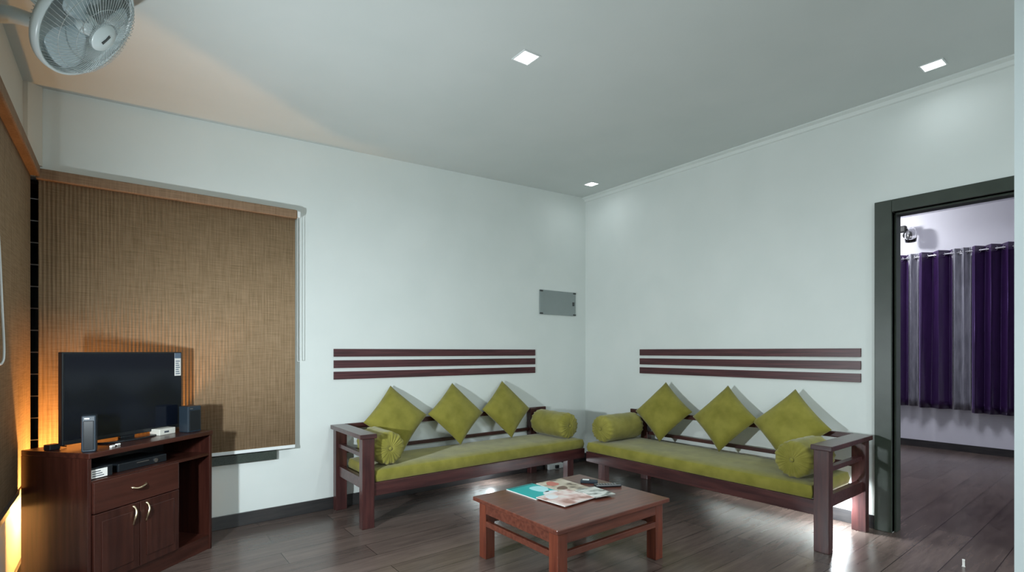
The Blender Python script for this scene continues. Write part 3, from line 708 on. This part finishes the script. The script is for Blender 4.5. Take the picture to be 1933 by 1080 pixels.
MB().box(-0.10, 0.10, 0.115, 0.132, 0.006, 0.0063).build('cover_print', M['teal_dark'], c)
c = magazine(2.205, 2.305, TZ, 0.21, 0.32, 0.007, R(-2), CV[2], 'cream and brown magazine with a salmon patch, under the others at the back')
blob(-0.03, 0.09, 0.05, 0.04, 0.007, 0.5, 2).build('cover_print', M['salmon'], c)
blob(-0.04, -0.02, 0.028, 0.05, 0.007, -0.9, 3).build('cover_print', M['brown_print'], c)
c = magazine(2.03, 2.115, TZ + 0.0075, 0.265, 0.225, 0.005, R(4), CV[1], 'open pink and white magazine at the front of the pile on the coffee table')
blob(-0.06, 0.055, 0.045, 0.03, 0.005, 0.2, 6).build('page_print', M['pwhite'], c)
c = magazine(2.235, 2.08, TZ + 0.0128, 0.15, 0.19, 0.003, R(-6), CV[3], 'grey and white folded leaflet at the right of the magazine pile')
e = empty('remote_control', (2.425, 2.150, TZ), 'black remote control lying right of the magazines on the coffee table', 'remote control', rz=R(-30))
MB().box(-0.085, 0.085, -0.022, 0.022, 0, 0.018).build('remote_body', M['black'], e, bevel=0.006)
rb = MB()
for i in range(7):
    for j in range(3): rb.box(-0.065 + i * 0.018, -0.056 + i * 0.018, -0.013 + j * 0.010, -0.007 + j * 0.010, 0.0175, 0.0195)
rb.build('buttons', M['steel'], e)
e = empty('remote_control', (2.40, 2.285, TZ), 'small black and grey remote lying behind the longer black remote', 'remote control', rz=R(-50))
MB().box(-0.055, 0.055, -0.022, 0.022, 0, 0.02).build('remote_body', M['dark_blue'], e, bevel=0.006)
MB().box(-0.042, 0.0, -0.014, 0.014, 0.0195, 0.0212).build('display_panel', M['white'], e, bevel=0.001)

# extension board on the floor behind the left sofa, door stop
e = empty('extension_board', (3.53, 3.85, 0), 'white extension board with a dark plug on the floor in the room corner', 'extension board')
MB().box(-0.10, 0.10, -0.035, 0.035, 0, 0.05).build('board_body', M['white'], e, bevel=0.004)
MB().box(-0.02, 0.02, -0.055, -0.034, 0.008, 0.042).build('plug', M['black'], e, bevel=0.004)
ds = MB().lathe([(0.001, 0), (0.008, 0), (0.007, 0.004), (0.0055, 0.006), (0.0055, 0.036), (0.007, 0.040), (0.001, 0.042)], 20).build('door_stop', M['paper'], smooth=True, loc=(3.72, 0.69, 0))
tag(ds, 'small white door stop standing on the floor in the doorway', 'door stop')

# ------------------------------------------------------------------ bedroom: rod, curtains, sconce
CX, CZ1, CZ0 = 7.86, 2.425, 0.50
rod = empty('curtain_rod', (CX, 1.3, 2.375), 'thin steel curtain rod on the bedroom wall seen through the doorway', 'curtain rod')
MB().tube([(0, -1.6, 0), (0, 1.5, 0)], 0.011, 12).build('rod', M['steel'], rod, smooth=True)
for y in (-1.5, 0.18, 1.45): MB().box(-0.008, 0.14, y - 0.01, y + 0.01, -0.02, -0.008).build('bracket', M['steel'], rod)
def curtain(y0, y1, mat, label, nf, amp, z0, seed=0):
    """eyelet curtain: the cloth weaves in front of and behind the rod"""
    rnd = random.Random(seed); ny = nf * 16; nz_ = 18; v = []; fcs = []; tk = 0.004
    ph = rnd.random() * 2
    for sd in (0, 1):
        for i in range(ny + 1):
            u = i / ny
            for j in range(nz_ + 1):
                t = j / nz_; z = z0 + (CZ1 - z0) * t
                a = amp * (0.72 + 0.28 * t); th_ = 2 * PI * nf * u + 0.35 * math.sin(u * 5 + ph) * (1 - t)
                x = a * math.sin(th_) + 0.006 * math.sin(3 * th_ + ph) * (1 - t)
                y = y0 + (y1 - y0) * u + 0.012 * math.sin(2 * th_)
                v.append(Vector((CX + x + sd * tk, y, z)))
    W = nz_ + 1; K = (ny + 1) * W
    for i in range(ny):
        for j in range(nz_):
            p = i * W + j; fcs += [(p, p + W, p + W + 1, p + 1), (K + p, K + p + 1, K + p + W + 1, K + p + W)]
    ed = [j for j in range(W)] + [i * W + nz_ for i in range(1, ny + 1)] + [ny * W + j for j in range(nz_ - 1, -1, -1)] + [i * W for i in range(ny - 1, 0, -1)]
    for a, b_ in zip(ed, ed[1:] + ed[:1]): fcs.append((a, b_, K + b_, K + a))
    e = empty('curtain', (0, 0, 0), label, 'curtain', 'bedroom curtains')
    mesh_obj('curtain_cloth', v, fcs, mat, e, smooth=True)
    for k in range(2 * nf):
        u = (k + 0.5) / (2 * nf) - 0.25 / nf + 0.0; u = (k) / (2 * nf) + 0.002
        y = y0 + (y1 - y0) * u
        MB().tube([(CX + 0.0 + 0.024 * math.cos(a * PI / 8) * 0.35 * (1 if k % 2 else -1), y + 0.012 * math.cos(a * PI / 8), 2.375 + 0.024 * math.sin(a * PI / 8)) for a in range(16)], 0.0035, 6, True).build('eyelet', M['steel'], e, smooth=True)
curtain(1.985, 2.48, M['purple'], 'purple curtain next to the door frame edge of the doorway view', 4, 0.055, 0.52, 1)
curtain(1.885, 1.975, M['grey_curtain'], 'narrow silvery grey curtain between the two left purple curtains', 1, 0.035, 0.52, 2)
curtain(1.558, 1.878, M['purple'], 'purple curtain between the two grey curtain strips', 2, 0.065, 0.51, 3)
curtain(1.392, 1.550, M['grey_curtain'], 'wider dark grey curtain left of the rightmost purple curtain', 2, 0.035, 0.51, 4)
curtain(0.55, 1.384, M['purple'], 'broad purple curtain at the right edge of the doorway view', 6, 0.066, 0.485, 5)

sc_ = empty('wall_sconce', (8.0, 2.03, 2.70), 'black wall sconce with a clear glass shade above the bedroom curtains', 'wall light')
MB().lathe([(0.001, 0), (0.05, 0), (0.05, 0.012), (0.03, 0.02), (0.001, 0.02)], 24, Matrix.Rotation(-PI / 2, 4, 'Y')).build('wall_plate', M['black_iron'], sc_, smooth=True)
MB().tube([(-0.02, 0, 0), (-0.10, 0.0, 0.03), (-0.16, -0.01, 0.05), (-0.17, -0.03, 0.02)], [0.014, 0.014, 0.018, 0.026], 12).build('bracket_arm', M['black_iron'], sc_, smooth=True)
MB().box(-0.20, -0.12, -0.03, 0.06, 0.01, 0.09).build('lamp_holder', M['black_iron'], sc_, bevel=0.012)
MB().lathe([(0.022, 0.02), (0.045, 0.0), (0.058, -0.05), (0.062, -0.11), (0.055, -0.16), (0.052, -0.16), (0.058, -0.11), (0.054, -0.05), (0.042, -0.002), (0.019, 0.017)], 28, Matrix.Translation((-0.17, -0.075, 0.035))).build('glass_shade', M['glass'], sc_, smooth=True)

# unseen slim lamp body added against the left blind for assumed_lamp_light
e = empty('added_floor_lamp', (-0.31, 2.25, 0), 'added, unseen slim dark floor lamp with a square head standing against the left wall blind', 'lamp')
MB().lathe([(0.001, 0), (0.065, 0), (0.065, 0.012), (0.012, 0.018), (0.001, 0.018)], 28).build('lamp_base', M['dark_metal'], e, smooth=True)
MB().tube([(0, 0, 0.015), (0, 0, 0.80), (-0.02, 0, 0.90), (-0.069, 0, 0.945)], 0.006, 8).build('pole', M['dark_metal'], e, smooth=True)
MB().box(-0.077, -0.063, -0.06, 0.06, 0.94, 1.06).build('lamp_head', M['dark_metal'], e, bevel=0.003)
